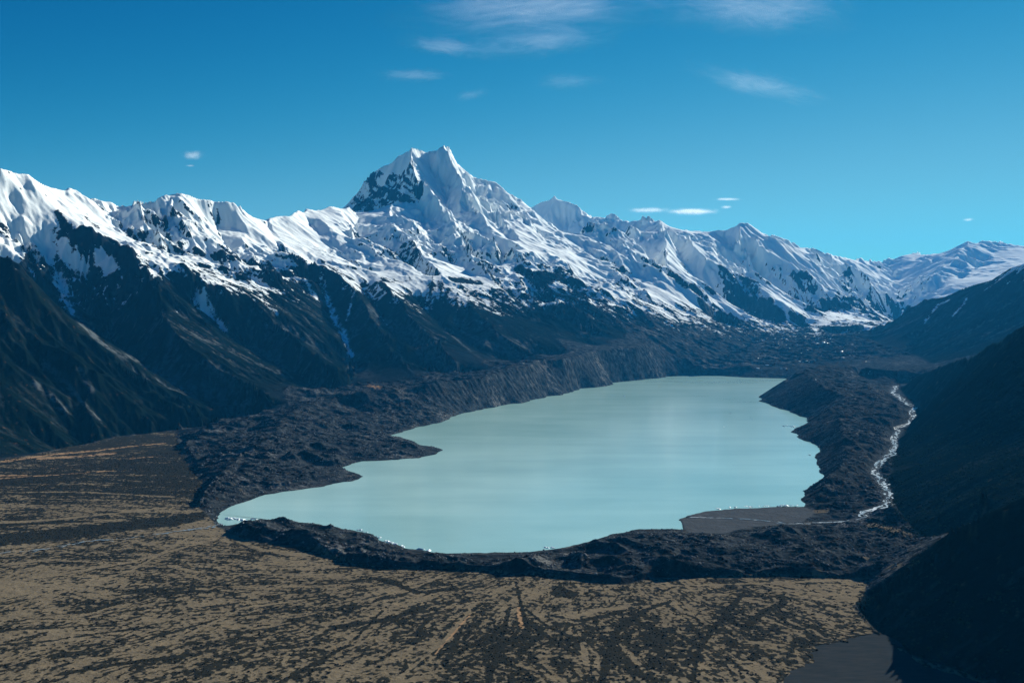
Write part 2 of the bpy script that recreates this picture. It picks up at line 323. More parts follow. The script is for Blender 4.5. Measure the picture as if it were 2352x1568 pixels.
# distance (in cells) to a mask by repeated two-pass relaxation on a coarse copy
def celldist(m, nmax=64):
    d = np.where(m, 0, nmax).astype(np.float32)
    for s in (1, 2, 4, 8, 16):
        for _ in range(3):
            q = d.copy()
            q[s:] = np.minimum(q[s:], d[:-s] + s); q[:-s] = np.minimum(q[:-s], d[s:] + s)
            q[:, s:] = np.minimum(q[:, s:], q[:, :-s] + s); q[:, :-s] = np.minimum(q[:, :-s], q[:, s:] + s)
            d = q
    return d
dl_out = celldist(lake_m, 40)            # distance of land cells from the water
dl_in = celldist(~lake_m, 40)
cell = rr[:, None] * DT
H = np.where(lake_m, -np.minimum(dl_in * cell * 0.35, 25.0), np.where(dl_out < 6, np.maximum(H, 0.12 * dl_out * cell * .5), H)).astype(np.float32)
H = blur(H, 1)
# ------------------------------------------------------------------ noise
rng = np.random.default_rng(7)
PERM = np.concatenate([rng.permutation(256)] * 3).astype(np.int32)
GA = np.linspace(0, 2 * np.pi, 256, endpoint=False); GX = np.cos(GA).astype(np.float32); GY = np.sin(GA).astype(np.float32)
def perlin(x, y):
    xi = np.floor(x).astype(np.int32); yi = np.floor(y).astype(np.int32)
    fx = (x - xi).astype(np.float32); fy = (y - yi).astype(np.float32)
    xi &= 255; yi &= 255
    u = fx * fx * fx * (fx * (fx * 6 - 15) + 10); v = fy * fy * fy * (fy * (fy * 6 - 15) + 10)
    def g(a, b, p, q):
        k = PERM[PERM[xi + a] + yi + b]; return GX[k] * p + GY[k] * q
    n0 = g(0, 0, fx, fy); n1 = g(1, 0, fx - 1, fy); n2 = g(0, 1, fx, fy - 1); n3 = g(1, 1, fx - 1, fy - 1)
    a = n0 + u * (n1 - n0); b = n2 + u * (n3 - n2)
    return (a + v * (b - a)) * 1.5
def fbm(x, y, o, lac=2.03, g=.5):
    s = 0; a = 1; n = 0
    for k in range(o):
        s = s + a * perlin(x + 17.3 * k, y - 9.1 * k); n += a; x = x * lac; y = y * lac; a *= g
    return s / n
def ridged(x, y, o, lac=2.07, g=.5):
    s = 0; a = 1; n = 0; w_ = 1
    for k in range(o):
        q = 1 - np.abs(perlin(x + 31.7 * k, y + 11.9 * k)); q = q * q * w_; w_ = np.clip(q * 1.6, 0, 1)
        s = s + a * q; n += a; x = x * lac; y = y * lac; a *= g
    return s / n
def ss(a, b, x):
    t = np.clip((x - a) / (b - a), 0, 1); return t * t * (3 - 2 * t)
def grad(h):
    gr = np.gradient(h, axis=0) / (rr[:, None] * DL); gt = np.gradient(h, axis=1) / (rr[:, None] * DT)
    s, c = np.sin(th)[None], np.cos(th)[None]
    return (gr * s + gt * c).astype(np.float32), (gr * c - gt * s).astype(np.float32)
def gully_noise(x, y, dx, dy, L, seed):
    """stripes that run down the fall line: (dx,dy) is the unit contour direction."""
    px, py = x / L, y / L
    xi = np.floor(px).astype(np.int32); yi = np.floor(py).astype(np.int32)
    fx = (px - xi).astype(np.float32); fy = (py - yi).astype(np.float32)
    s = np.zeros_like(fx); wt = np.full_like(fx, 1e-4)
    for a in (-1, 0, 1):
        for b in (-1, 0, 1):
            k = PERM[PERM[(xi + a + seed) & 255] + ((yi + b) & 255)]
            ox = fx - a - .15 - .7 * (k / 255.0).astype(np.float32)
            oy = fy - b - .15 - .7 * (PERM[k + 91] / 255.0).astype(np.float32)
            w_ = np.maximum(0, 1 - (ox * ox + oy * oy) * .75); w_ = w_ * w_ * w_
            s += np.cos(6.2832 * (ox * dx + oy * dy)) * w_; wt += w_
    return s / wt
# region of each cell: nearest survey line
lab = cls_seed.copy()
def spread(lab):
    di = np.full(lab.shape, 1e6, np.float32); di[lab >= 0] = 0
    for s in (256, 128, 64, 32, 16, 8, 4, 2, 1, 1, 2, 1):
        for ax, sg in ((0, 1), (0, -1), (1, 1), (1, -1)):
            dst = [slice(None), slice(None)]; src = [slice(None), slice(None)]
            dst[ax] = slice(s, None) if sg > 0 else slice(None, -s); src[ax] = slice(None, -s) if sg > 0 else slice(s, None)
            dst, src = tuple(dst), tuple(src)
            nd = di[src] + s * (DL / DT if ax == 0 else 1.0); better = nd < di[dst]
            di[dst] = np.where(better, nd, di[dst]); lab[dst] = np.where(better, lab[src], lab[dst])
    return lab
lab = spread(lab)
# ------------------------------------------------------------------ relief
wx = fbm(X / 900, Y / 900, 3) * 120; wy = fbm(X / 900 + 40, Y / 900 + 40, 3) * 120
gx, gy = grad(blur(H, 3)); slope = np.hypot(gx, gy)
flatm = plain_m | sand_m | lake_m
edge = ss(0, 10, celldist(flatm, 12))
C = CLS.index
is_mtn = ~np.isin(lab, [C('moraine'), C('glacier'), C('shore')]) & ~flatm & (blur(slope, 10) > .14)
is_hill = np.isin(lab, [C('hillN'), C('spurN')])
mt = np.clip(blur(is_mtn.astype(np.float32), 8) * 2 - 1, 0, 1)
mtn = mt * ss(.12, .4, blur(np.where(flatm, 0, slope), 4)) * edge
wall = (1 - mt) * ss(.25, .5, blur(np.where(flatm, 0, slope), 2)) * edge       # steep moraine walls
calm = ss(-.3, .3, fbm(X / 1500 + 9, Y / 1500 - 4, 3))          # smooth snow bowls against broken rock
G = np.zeros_like(H)
for L, A, sd in ((900, .075, 3), (430, .125, 17), (210, .14, 29), (105, .14, 41), (52, .13, 53), (26, .10, 77)):
    gx, gy = grad(blur(H, 2)); sl_ = np.hypot(gx, gy) + 1e-4
    dx, dy = -gy / sl_, gx / sl_
    n = gully_noise(X + wx * (L / 500), Y + wy * (L / 500), dx, dy, L, sd)
    n = 1 - 2 * np.sqrt(np.clip((1 - n) * .5, 0, 1)) if L > 60 else n
    m_ = mtn * (.35 + .85 * calm) * np.where(is_hill, .5, 1) * (1 - .4 * ss(2300, 2800, H))
    if L < 80: m_ = m_ + wall * .55
    amp = A * L * (1 + .5 * ss(11500, 14000, Y)) * np.clip(sl_, 0, 1.0) * m_ * ss(L * .8, L * .3, cell * 2.5)
    H = H + (amp * n).astype(np.float32); G += n * {900: .2, 430: .35, 210: .5, 105: .5, 52: .4, 26: .2}[L]
    print("gully", L, round(time.time() - T0, 1))
rn = ridged((X + wx) / 620, (Y + wy) / 620, 7, g=.56)
H = H + ((rn - .45) * 130 * mtn * (.2 + .9 * calm) * ss(250, 950, H) * (1 - .5 * ss(2300, 2800, H))).astype(np.float32)
hum = ss(0, 4, dl_out) * (1 - mt) * (1 - ss(.3, .6, slope)) * np.where(plain_m | sand_m | lake_m, 0, 1)
hm = ss(-.35, .4, fbm(X / 420 + 8, Y / 420, 3))
hn = hm * ridged((X + wx * .4) / 230, (Y + wy * .4) / 230, 7, g=.54) + (1 - hm) * (.42 + .5 * fbm((X + wx) / 60, (Y + wy) / 60, 6, g=.62))
riv = celldist(riv_m, 12) - 4
near = ss(9500, 6500, Y)
H = H + ((hn - .42) * 44 * hum * edge * near * ss(1, 9, H) * ss(-3, 4, riv)).astype(np.float32)
hg = ridged(X / 240 + 5, Y / 240, 5); glz = ss(8900, 9600, Y) * (1 - mt)
H = H + ((hg - .45) * 45 * glz * ss(10, 60, H)).astype(np.float32)
H = np.where(riv_m, riv_z - 1.0, H).astype(np.float32)
pn = fbm(X / 60, Y / 60, 4) * (1 - blur(pond_m.astype(np.float32), 4)); H = np.where(pond_m, 1.2, H)
H = H + (np.where(plain_m, pn * 1.2, 0)).astype(np.float32)
print("relief", round(time.time() - T0, 1))
def hit(u, v):
    """first point of the ground on a sight line (grid indices)."""
    j = int(round((math.atan((u - CX) / F) - TH0) / DT)); j = min(max(j, 0), NT_ - 1)
    vv = CY - (H[:, j] - H0) / Y[:, j] * F * 1.0
    k = np.argmax(vv <= v)
    return int(k), j
def stamp(a, s, w0, w1, val, jit=.35):
    """lay a band of cover along a traced line on the ground; widths in sight-line units."""
    p = P(s)
    for (u0, v0), (u1, v1), f0, f1 in zip(p[:-1], p[1:], np.linspace(0, 1, len(p))[:-1], np.linspace(0, 1, len(p))[1:]):
        n = int(max(abs(u1 - u0), abs(v1 - v0)) / 2) + 2
        for t in np.linspace(0, 1, n):
            i, j = hit(u0 + (u1 - u0) * t, v0 + (v1 - v0) * t)
            w_ = (w0 + (w1 - w0) * (f0 + (f1 - f0) * t)) / F / DT
            wi = w_ * DT / DL * 2.2; ri, rj = int(wi * 1.5) + 1, int(w_ * 1.5) + 1
            i0, i1, j0, j1 = max(i - ri, 0), min(i + ri + 1, NR_), max(j - rj, 0), min(j + rj + 1, NT_)
            q = np.hypot((np.arange(i0, i1)[:, None] - i) / (wi + .3), (np.arange(j0, j1)[None] - j) / (w_ + .3))
            k = np.clip(1.5 - q, 0, 1).astype(np.float32) * abs(val)
            if val > 0: a[i0:i1, j0:j1] = np.maximum(a[i0:i1, j0:j1], k)
            else: a[i0:i1, j0:j1] = np.minimum(a[i0:i1, j0:j1], -k)
SCREE = [("165,715 190,747 232,785 285,815", 8, 8), ("845,703 880,735 930,770 968,796 1010,830 1056,864", 3, 13), ("1050,755 1110,785 1180,815 1229,833", 2, 11),
 ("1040,772 1080,805 1128,840", 2, 5), ("1094,735 1140,765 1175,789", 2, 5), ("1325,725 1335,750 1340,770", 2, 4), ("1352,715 1350,745 1340,770", 2, 4),
 ("100,837 143,871 187,921 233,967", 4, 2), ("77,877 120,914 150,941", 3, 5), ("180,847 210,894", 2, 4),
 ("283,810 350,850 410,887 480,915 560,945", 6, 12), ("573,791 633,831 660,848", 2, 6), ("477,837 547,897", 2, 3),
 ("797,830 830,855 870,882", 8, 20), ("1229,833 1290,817 1330,803 1400,797", 4, 7), ("1565,724 1627,759", 2, 4), ("1500,690 1545,735", 2, 4),
 ("1610,690 1640,716", 5, 7)]
SNOWY = [("135,650 162,710", 14, 9), ("447,690 483,717 520,757", 5, 3), ("738,643 755,693 772,733 790,775 805,815", 5, 8),
 ("822,640 808,690 796,735", 3, 3), ("1690,712 1730,733 1780,750 1830,758", 6, 4), ("2123,740 2155,700 2179,688", 3, 4), ("2191,724 2219,688", 3, 3),
 ("752,608 800,620 830,636", 8, 5), ("950,610 990,630 1028,652", 8, 4), ("1085,655 1118,678", 4, 3), ("1147,655 1180,690", 5, 3),
 ("600,690 640,720", 2, 3), ("700,640 730,690", 3, 3), ("1240,700 1290,690", 3, 3)]
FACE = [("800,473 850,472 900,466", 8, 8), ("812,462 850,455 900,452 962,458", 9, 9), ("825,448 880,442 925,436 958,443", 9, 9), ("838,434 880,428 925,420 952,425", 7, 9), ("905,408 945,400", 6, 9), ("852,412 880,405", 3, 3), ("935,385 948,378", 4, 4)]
ROCKY = [("1500,560 1545,592", 6, 6), ("1690,514 1742,548", 8, 6), ("1655,612 1720,655 1770,690", 12, 12), ("1590,540 1622,578", 5, 6), ("1440,538 1500,575", 6, 6), ("1880,590 1960,640", 4, 5), ("1640,655 1720,692 1790,722", 12, 12), ("1850,662 1950,712", 9, 9), ("1785,605 1850,640", 5, 5), ("1550,640 1600,670", 7, 7), ("2215,556 2200,580", 6, 5), ("2105,582 2090,610", 6, 5), ("2275,553 2262,575", 6, 5), ("1235,495 1290,535", 6, 6), ("2015,605 2030,640", 6, 6), ("1160,432 1200,470 1240,520", 7, 8), ("1150,475 1195,480", 6, 6),
 ("1345,525 1375,522 1410,530", 9, 12), ("1040,640 1100,648", 10, 10), ("1190,622 1240,640 1285,628", 12, 14), ("195,490 240,545 300,595", 9, 12),
 ("130,480 150,520 190,545", 8, 10), ("845,485 890,476", 5, 5), ("1085,490 1110,515", 7, 9), ("1280,520 1300,545", 8, 8), ("330,500 350,540", 7, 6), ("1485,500 1500,520", 6, 6), ("1720,520 1738,535", 8, 8)]
# ------------------------------------------------------------------ cover masks (what grows or lies where)
gx, gy = grad(H); slope = np.hypot(gx, gy)
U = CX + F * np.tan(th)[None]                                # azimuth, used only to place the snow line along the range
zs = np.interp(U[0], [-300,0,120,333,470,600,700,760,830,950,1050,1150,1320,1400,1485,1600,1700,1850,2060,2352,2500],
               [1000,980,960,910,940,880,1000,1050,930,880,860,850,930,800,730,640,560,520,470,900,900]).astype(np.float32)[None]
hillzone = np.isin(lab, [C('hillR'), C('hillN'), C('spurN')])
zs = np.where(hillzone, 1150.0, zs)
cn = fbm((X + wx) / 260, (Y + wy) / 260, 5)
lap = blur(H, 6) - H                                          # >0 in hollows
spk = fbm((X + wx) / 130, (Y + wy) / 130, 5, g=.66)
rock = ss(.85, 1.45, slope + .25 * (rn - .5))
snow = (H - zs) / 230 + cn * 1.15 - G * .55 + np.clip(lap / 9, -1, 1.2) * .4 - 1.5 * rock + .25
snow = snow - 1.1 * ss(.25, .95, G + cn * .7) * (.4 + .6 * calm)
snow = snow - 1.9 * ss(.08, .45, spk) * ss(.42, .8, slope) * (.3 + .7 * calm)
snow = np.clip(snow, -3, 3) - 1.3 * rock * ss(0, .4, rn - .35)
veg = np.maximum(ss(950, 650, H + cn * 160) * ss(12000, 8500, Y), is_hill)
scree = ss(.45, .8, -G * .75 + cn * .8 - .1) * ss(1000, 400, H) * ss(.3, .5, slope) * np.where(np.isin(lab, [C('hillA'), C('hillN'), C('spurN')]), .15, .7)
scree = np.maximum(scree, wall * ss(-.5, .5, -G * .7 + cn) * .85 * (X < .33 * Y) * (Y > 4800))
a_ = np.zeros_like(H)
for q in SCREE: stamp(a_, *q, 1.0)
scree = np.maximum(scree, a_ * (.75 + cn * .5))
a_ = np.zeros_like(H)
for q in SNOWY: stamp(a_, *q, 1.0)
snow = np.maximum(snow, np.where(a_ > 0, a_ * .75 - .80 + cn * .6 - G * .4, -9))
SNOWB = [("5,440 40,470 70,520 95,560", 20, 22), ("60,430 100,470 120,500", 12, 12), ("0,470 30,500 50,540", 18, 18), ("0,560 40,580", 14, 10), ("95,560 110,590", 16, 12), ("150,560 190,590", 12, 10), ("230,590 260,610", 10, 10)]
a_ = np.zeros_like(H)
for q in SNOWB: stamp(a_, *q, 1.0)
snow = np.maximum(snow, np.where(a_ > 0, np.minimum(a_, 1) * 1.3 - .55 + cn * .9 - .5 * np.maximum(G, 0), -9))
a_ = np.zeros_like(H)
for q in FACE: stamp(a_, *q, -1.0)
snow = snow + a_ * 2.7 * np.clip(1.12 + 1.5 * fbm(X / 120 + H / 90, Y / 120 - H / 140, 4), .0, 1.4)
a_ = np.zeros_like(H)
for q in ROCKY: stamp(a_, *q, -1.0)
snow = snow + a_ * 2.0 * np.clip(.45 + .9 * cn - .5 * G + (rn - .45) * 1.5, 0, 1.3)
def pack(a): return a.astype(np.float32).ravel()
pw = ss(.3, .7, blur((plain_m).astype(np.float32), 12) + fbm(X / 70, Y / 70, 5) * .7 + .22 * ss(.0, .4, fbm(X / 120 + 4, Y / 120, 4)) * (X < -300) * (Y > 2900) * (mt < .1)); plainw = pack(pw)
sandw = pack(blur((sand_m | riv_m).astype(np.float32), 1))
morw = (1 - mt) * (1 - pw)
# ------------------------------------------------------------------ materials
def mat(name):
    m = bpy.data.materials.new(name); m.use_nodes = True; m.node_tree.nodes.clear(); return m, m.node_tree
def N(t, ty, **kw):
    n = t.nodes.new("ShaderNode" + ty)
    for k, v in kw.items(): setattr(n, k, v)
    return n
def noise(t, vec, scale, detail=6, rough=.55):
    n = N(t, "TexNoise"); n.inputs['Scale'].default_value = scale; n.inputs['Detail'].default_value = detail
    n.inputs['Roughness'].default_value = rough; t.links.new(vec, n.inputs['Vector']); return n.outputs[0]
def ramp(t, fac, a, b, ca=(0, 0, 0, 1), cb=(1, 1, 1, 1)):
    n = N(t, "ValToRGB"); n.color_ramp.elements[0].position = a; n.color_ramp.elements[1].position = b
    n.color_ramp.elements[0].color = ca; n.color_ramp.elements[1].color = cb
    t.links.new(fac, n.inputs[0]); return n.outputs[0]
def mix(t, fac, a, b):
    n = N(t, "Mix", data_type='RGBA')
    for s, v in ((0, fac), (6, a), (7, b)):
        if isinstance(v, bpy.types.NodeSocket): t.links.new(v, n.inputs[s])
        else: n.inputs[s].default_value = v if s == 0 else (*v, 1)
    return n.outputs[2]
def mth(t, op, a, b=0.0, c=None):
    n = N(t, "Math", operation=op)
    for s, v in ((0, a), (1, b), (2, c)):
        if v is None: continue
        if isinstance(v, bpy.types.NodeSocket): t.links.new(v, n.inputs[s])
        else: n.inputs[s].default_value = v
    return n.outputs[0]
def sstep(t, x, a, b):
    n = N(t, "MapRange", interpolation_type='SMOOTHSTEP'); t.links.new(x, n.inputs[0])
    n.inputs[1].default_value = a; n.inputs[2].default_value = b; return n.outputs[0]
def attr(t, name): 
    n = N(t, "Attribute"); n.attribute_name = name; return n.outputs['Fac']
def terrain_material():
    m, t = mat("terrain")
    geo = N(t, "NewGeometry"); pos = geo.outputs['Position']
    n1 = noise(t, pos, 1 / 300, 8); n2 = noise(t, pos, 1 / 40, 6, .6); n3 = noise(t, pos, 1 / 9, 4, .6)
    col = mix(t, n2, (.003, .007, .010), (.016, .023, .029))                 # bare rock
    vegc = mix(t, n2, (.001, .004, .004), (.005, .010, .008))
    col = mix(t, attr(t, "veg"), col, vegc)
    scr = mth(t, 'MULTIPLY', attr(t, "scree"), sstep(t, n2, .35, .6))
    col = mix(t, scr, col, mix(t, n3, (.070, .085, .092), (.155, .17, .172)))
    morc = mix(t, sstep(t, mth(t, 'ADD', mth(t, 'MULTIPLY', n2, .7), mth(t, 'MULTIPLY', n3, .3)), .36, .68), (.003, .006, .008), (.056, .063, .066)); morc = mix(t, sstep(t, mth(t, 'ADD', mth(t, 'MULTIPLY', n1, .45), mth(t, 'MULTIPLY', mth(t, 'ADD', n2, n3), .28)), .55, .64), morc, (.140, .142, .135))
    col = mix(t, attr(t, "moraine"), col, morc)
    grass = mix(t, mth(t, 'ADD', mth(t, 'MULTIPLY', n1, .35), mth(t, 'MULTIPLY', mth(t, 'ADD', n2, n3), .33)), (.060, .048, .031), (.265, .215, .140))
    col = mix(t, attr(t, "plain"), col, grass)
    grass_ = mix(t, n2, (.30, .165, .080), (.46, .28, .145)); col = mix(t, mth(t, "MULTIPLY", attr(t, "rust"), .8), col, grass_)
    scrub = sstep(t, mth(t, 'ADD', attr(t, "scrub"), mth(t, 'ADD', mth(t, 'MULTIPLY', mth(t, 'SUBTRACT', n3, .5), 1.3), mth(t, 'MULTIPLY', mth(t, 'SUBTRACT', n2, .5), .8))), .39, .61)
    scrub = mth(t, 'MULTIPLY', scrub, .92)
    col = mix(t, scrub, col, mix(t, n3, (.0025, .005, .005), (.016, .019, .015)))
    col = mix(t, attr(t, "sand"), col, mix(t, n2, (.040, .048, .054), (.082, .088, .092)))
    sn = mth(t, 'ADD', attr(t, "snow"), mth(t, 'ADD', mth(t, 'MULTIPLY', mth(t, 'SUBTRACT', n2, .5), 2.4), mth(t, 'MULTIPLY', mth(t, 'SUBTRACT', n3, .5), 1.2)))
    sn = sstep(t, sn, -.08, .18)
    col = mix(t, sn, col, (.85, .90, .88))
    b = N(t, "BsdfPrincipled"); t.links.new(col, b.inputs['Base Color'])
    b.inputs['Roughness'].default_value = .85; b.inputs['Specular IOR Level'].default_value = 0.0
    bump = N(t, "Bump"); bump.inputs['Strength'].default_value = .6; bump.inputs['Distance'].default_value = 8.0
    hh = mth(t, 'ADD', n2, mth(t, 'MULTIPLY', n3, .35)); hh = mth(t, 'MULTIPLY', hh, mth(t, 'SUBTRACT', 1.0, mth(t, 'MULTIPLY', sn, .5)))
    t.links.new(hh, bump.inputs['Height']); t.links.new(bump.outputs[0], b.inputs['Normal'])
    o = N(t, "OutputMaterial"); t.links.new(b.outputs[0], o.inputs[0])
    return m
TERRAIN = terrain_material()
# scrub on the outwash plain: braided streaks fanning out from the old outlet
ax_, ay_ = 14.0, 2500.0
ddx, ddy = X - ax_ + wx * .25, Y - ay_ + wy * .25
ph = np.arctan2(ddx, -ddy); rad = np.hypot(ddx, ddy) + 1
lr = np.log(rad); ph = ph + .16 * fbm(X / 600 + 3, Y / 600, 3) + .07 * fbm(X / 170, Y / 170 + 6, 3) + .22 * (lr - 6)
streak = .45 * fbm(ph * 9, lr * 1.6, 4, g=.6) + .5 * fbm(ph * 34 + 5, lr * 3.2, 5, g=.7) + .6 * fbm(ph * 80 + 2, lr * 6.5, 4, g=.7)
yy = Y + .14 * X + wy * .35
st2 = .6 * fbm(yy / 70, X / 900, 5, g=.65) + .6 * fbm(yy / 22, X / 260 + 7, 4, g=.65)
bl = ss(2650, 2950, Y - .12 * X) * (X < 300); streak = streak * (1 - bl) + st2 * bl
fine = .5 * fbm(X / 45 + wx / 30, Y / 45 + wy / 30, 4) + .8 * fbm(X / 11, Y / 14, 3)
DARK = [("1185,1335 1195,1380 1205,1420 1240,1450 1290,1480 1330,1500", 3, 5), ("1170,1390 1160,1440 1140,1500 1120,1568", 4, 7), ("1210,1400 1260,1440 1340,1470", 3, 3),
 ("0,1480 120,1470 220,1455 330,1440", 2, 3), ("300,1478 520,1415 700,1400 800,1400", 2, 2), ("1450,1395 1400,1410 1330,1425 1260,1410", 5, 3), ("1540,1380 1480,1400 1420,1440 1400,1500 1380,1568", 4, 8),
 ("1700,1370 1640,1440 1600,1500 1590,1568", 6, 5), ("640,1568 800,1480 880,1400", 4, 3), ("1280,1358 1310,1364", 16, 16), ("1520,1450 1545,1445", 8, 8), ("1830,1470 1850,1475", 9, 9), ("1810,1522 1825,1520", 8, 8),
 ("1720,1430 1760,1400 1800,1385", 7, 9), ("760,1440 900,1420 980,1390", 7, 7), ("880,1330 960,1360 1050,1350", 6, 5), ("150,1545 300,1520 460,1500", 5, 5), ("0,1110 200,1100 330,1110 440,1120", 7, 5), ("0,1080 160,1072 300,1060", 7, 7)]
LIGHT = [("830,1380 960,1345 1015,1320", 2, 3), ("0,1430 160,1350 300,1310 440,1230", 3, 3), ("400,1470 560,1395 740,1370", 3, 2), ("900,1568 1010,1480 1080,1400", 4, 3),
 ("0,1340 300,1290 500,1235", 4, 3), ("1340,1478 1350,1535", 7, 7), ("1500,1345 1700,1340 1850,1335 1980,1328", 2, 3), ("150,1530 400,1470", 3, 3), ("1300,1420 1380,1398 1460,1395", 5, 5), ("520,1225 600,1262 700,1275", 8, 6),
 ("1430,1480 1480,1540", 6, 6), ("0,1200 150,1190 380,1165", 4, 3), ("0,1130 180,1128 400,1140", 3, 2)]
RUST = [("1190,1395 1198,1440", 4, 5), ("0,1060 120,1043 220,1034 300,1024 380,1017", 6, 3), ("90,1052 180,1047 260,1040", 7, 7), ("120,1075 250,1066", 3, 3), ("0,1092 60,1090", 4, 4), ("300,1052 370,1046", 3, 3), ("0,1098 150,1088 260,1080", 3, 2), ("1000,1500 1080,1410", 2, 2), ("846,885 872,888", 5, 5)]
PATCH = [("2000,1206 2040,1213 2082,1223", 9, 11), ("1870,1320 1890,1325", 5, 5), ("2040,1302 2065,1298", 5, 6), ("1985,1278 1998,1285", 4, 4), ("1900,1172 1870,1174", 4, 6)]
dk = np.zeros_like(H); lt = np.zeros_like(H); rust = np.zeros_like(H); pa = np.zeros_like(H); gv = np.zeros_like(H)
for q in DARK: stamp(dk, *q, 1.0)
for q in LIGHT: stamp(lt, *q, 1.0)
for q in RUST: stamp(rust, *q, 1.0)
for q in PATCH: stamp(pa, *q, 1.0)
for q in [("0,1240 150,1224 300,1206 420,1192 470,1180", 24, 20), ("0,1205 200,1195", 5, 4)]: stamp(gv, *q, 1.0)
fz = fbm(X / 25 + wx / 40, Y / 25 + wy / 40, 4)
dk = ss(.3, .9, dk + fz * .5); lt = ss(.3, .9, lt + fz * .5); rust = ss(.25, 1.1, rust + fz * .9) * .8; pa = ss(.3, .7, pa + fz * .5); gv = ss(.2, .8, gv + fz * .6)
pw = np.maximum(pw, pa * .9)
scrub = np.where(pw > .3, .485 + streak * .8 + fine * .7 + .30 * ss(3050, 3250, Y) * (X < 0) + .45 * dk + .6 * gv + .34 * fbm(X / 330 + 2, Y / 330, 3) - .4 * lt - .5 * np.maximum(rust, pa) + .06 * ss(900, 200, np.hypot(X - 300, Y - 1900)), 0)
# ------------------------------------------------------------------ meshes
def grid_object(name, cellmask, label, cat):
    """mesh of all quads of the sheet whose corner cell lies in the mask."""
    q = cellmask[:-1, :-1]
    ii, jj = np.nonzero(q)
    if len(ii) == 0: return
    idx = np.stack([ii * NT_ + jj, ii * NT_ + jj + 1, (ii + 1) * NT_ + jj + 1, (ii + 1) * NT_ + jj], 1).ravel()
    used = np.zeros(NR_ * NT_, bool); used[idx] = True
    remap = np.cumsum(used).astype(np.int32) - 1
    vi = np.nonzero(used)[0]
    co = np.stack([X.ravel()[vi], Y.ravel()[vi], H.ravel()[vi]], 1).astype(np.float32)
    me = bpy.data.meshes.new(name)
    me.vertices.add(len(vi)); me.vertices.foreach_set("co", co.ravel())
    n = len(ii); me.loops.add(n * 4); me.loops.foreach_set("vertex_index", remap[idx])
    me.polygons.add(n); me.polygons.foreach_set("loop_start", np.arange(0, n * 4, 4, dtype=np.int32))
    me.polygons.foreach_set("use_smooth", np.ones(n, bool))
    for k, v in ATTR.items():
        a = me.attributes.new(k, 'FLOAT', 'POINT'); a.data.foreach_set("value", v[vi])
    me.update(calc_edges=True); me.materials.append(TERRAIN)
    o = bpy.data.objects.new(name, me); scn.collection.objects.link(o)
    o['kind'] = 'structure'; o['label'] = label; o['category'] = cat
    return o
ATTR = dict(snow=pack(snow), veg=pack(veg * mtn), scree=pack(scree * mtn), moraine=pack(morw), plain=plainw, sand=sandw, scrub=pack(scrub), rust=pack(rust))
ATTR['plain'] = pack(pw); ATTR['moraine'] = pack((1 - mt) * (1 - pw))
ground = (plain_m | sand_m | lake_m)
def reg(*c): return np.isin(lab, [C(k) for k in c]) & ~ground
grid_object('ground', ground, 'tan outwash plain streaked with dark scrub in front of the lake', 'plain')
grid_object('mountain', reg('peak'), 'twin-topped snow mountain, highest on the skyline', 'mountain')
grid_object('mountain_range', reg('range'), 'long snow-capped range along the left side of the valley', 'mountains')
grid_object('far_mountains', reg('far'), 'blue snowy mountains at the far head of the valley', 'mountains')
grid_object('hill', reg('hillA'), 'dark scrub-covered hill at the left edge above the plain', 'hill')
grid_object('hill', reg('hillR'), 'hazy dark hill beyond the right end of the lake', 'hill')
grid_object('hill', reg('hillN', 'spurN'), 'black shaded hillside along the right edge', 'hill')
grid_object('moraine', reg('moraine', 'shore'), 'grey gravel moraine walls round the lake', 'moraine')
grid_object('glacier', reg('glacier'), 'debris-covered grey glacier beyond the lake', 'glacier')
print("meshes", round(time.time() - T0, 1))
# ------------------------------------------------------------------ lake
def lake_mat():
    m, t = mat("lake_water")
    geo = N(t, "NewGeometry"); n1 = noise(t, geo.outputs['Position'], 1 / 900, 4); n2 = noise(t, geo.outputs['Position'], 1 / 12, 3)
    mp = N(t, 'Mapping'); mp.inputs['Scale'].default_value = (.45, 2.2, 1); t.links.new(geo.outputs['Position'], mp.inputs[0]); n4 = noise(t, mp.outputs[0], 1 / 420, 5)
    col = mix(t, sstep(t, mth(t, 'ADD', mth(t, 'MULTIPLY', n1, .65), mth(t, 'MULTIPLY', n4, .35)), .2, .8), (.24, .44, .40), (.42, .65, .59))
    b = N(t, "BsdfPrincipled"); t.links.new(col, b.inputs['Base Color']); b.inputs['Roughness'].default_value = .16
    bump = N(t, "Bump"); bump.inputs['Strength'].default_value = .12; bump.inputs['Distance'].default_value = .5
    t.links.new(n2, bump.inputs['Height']); t.links.new(bump.outputs[0], b.inputs['Normal'])
    o = N(t, "OutputMaterial"); t.links.new(b.outputs[0], o.inputs[0]); return m
def poly_object(name, pts, z, m, kind, label, cat):
    me = bpy.data.meshes.new(name)
    me.from_pydata([(x, y, z) for x, y in pts], [], [list(range(len(pts)))]); me.materials.append(m)
    me.update()
    if me.polygons[0].normal.z < 0: me.flip_normals()
    o = bpy.data.objects.new(name, me); scn.collection.objects.link(o)
    o['kind'] = kind; o['label'] = label; o['category'] = cat; return o
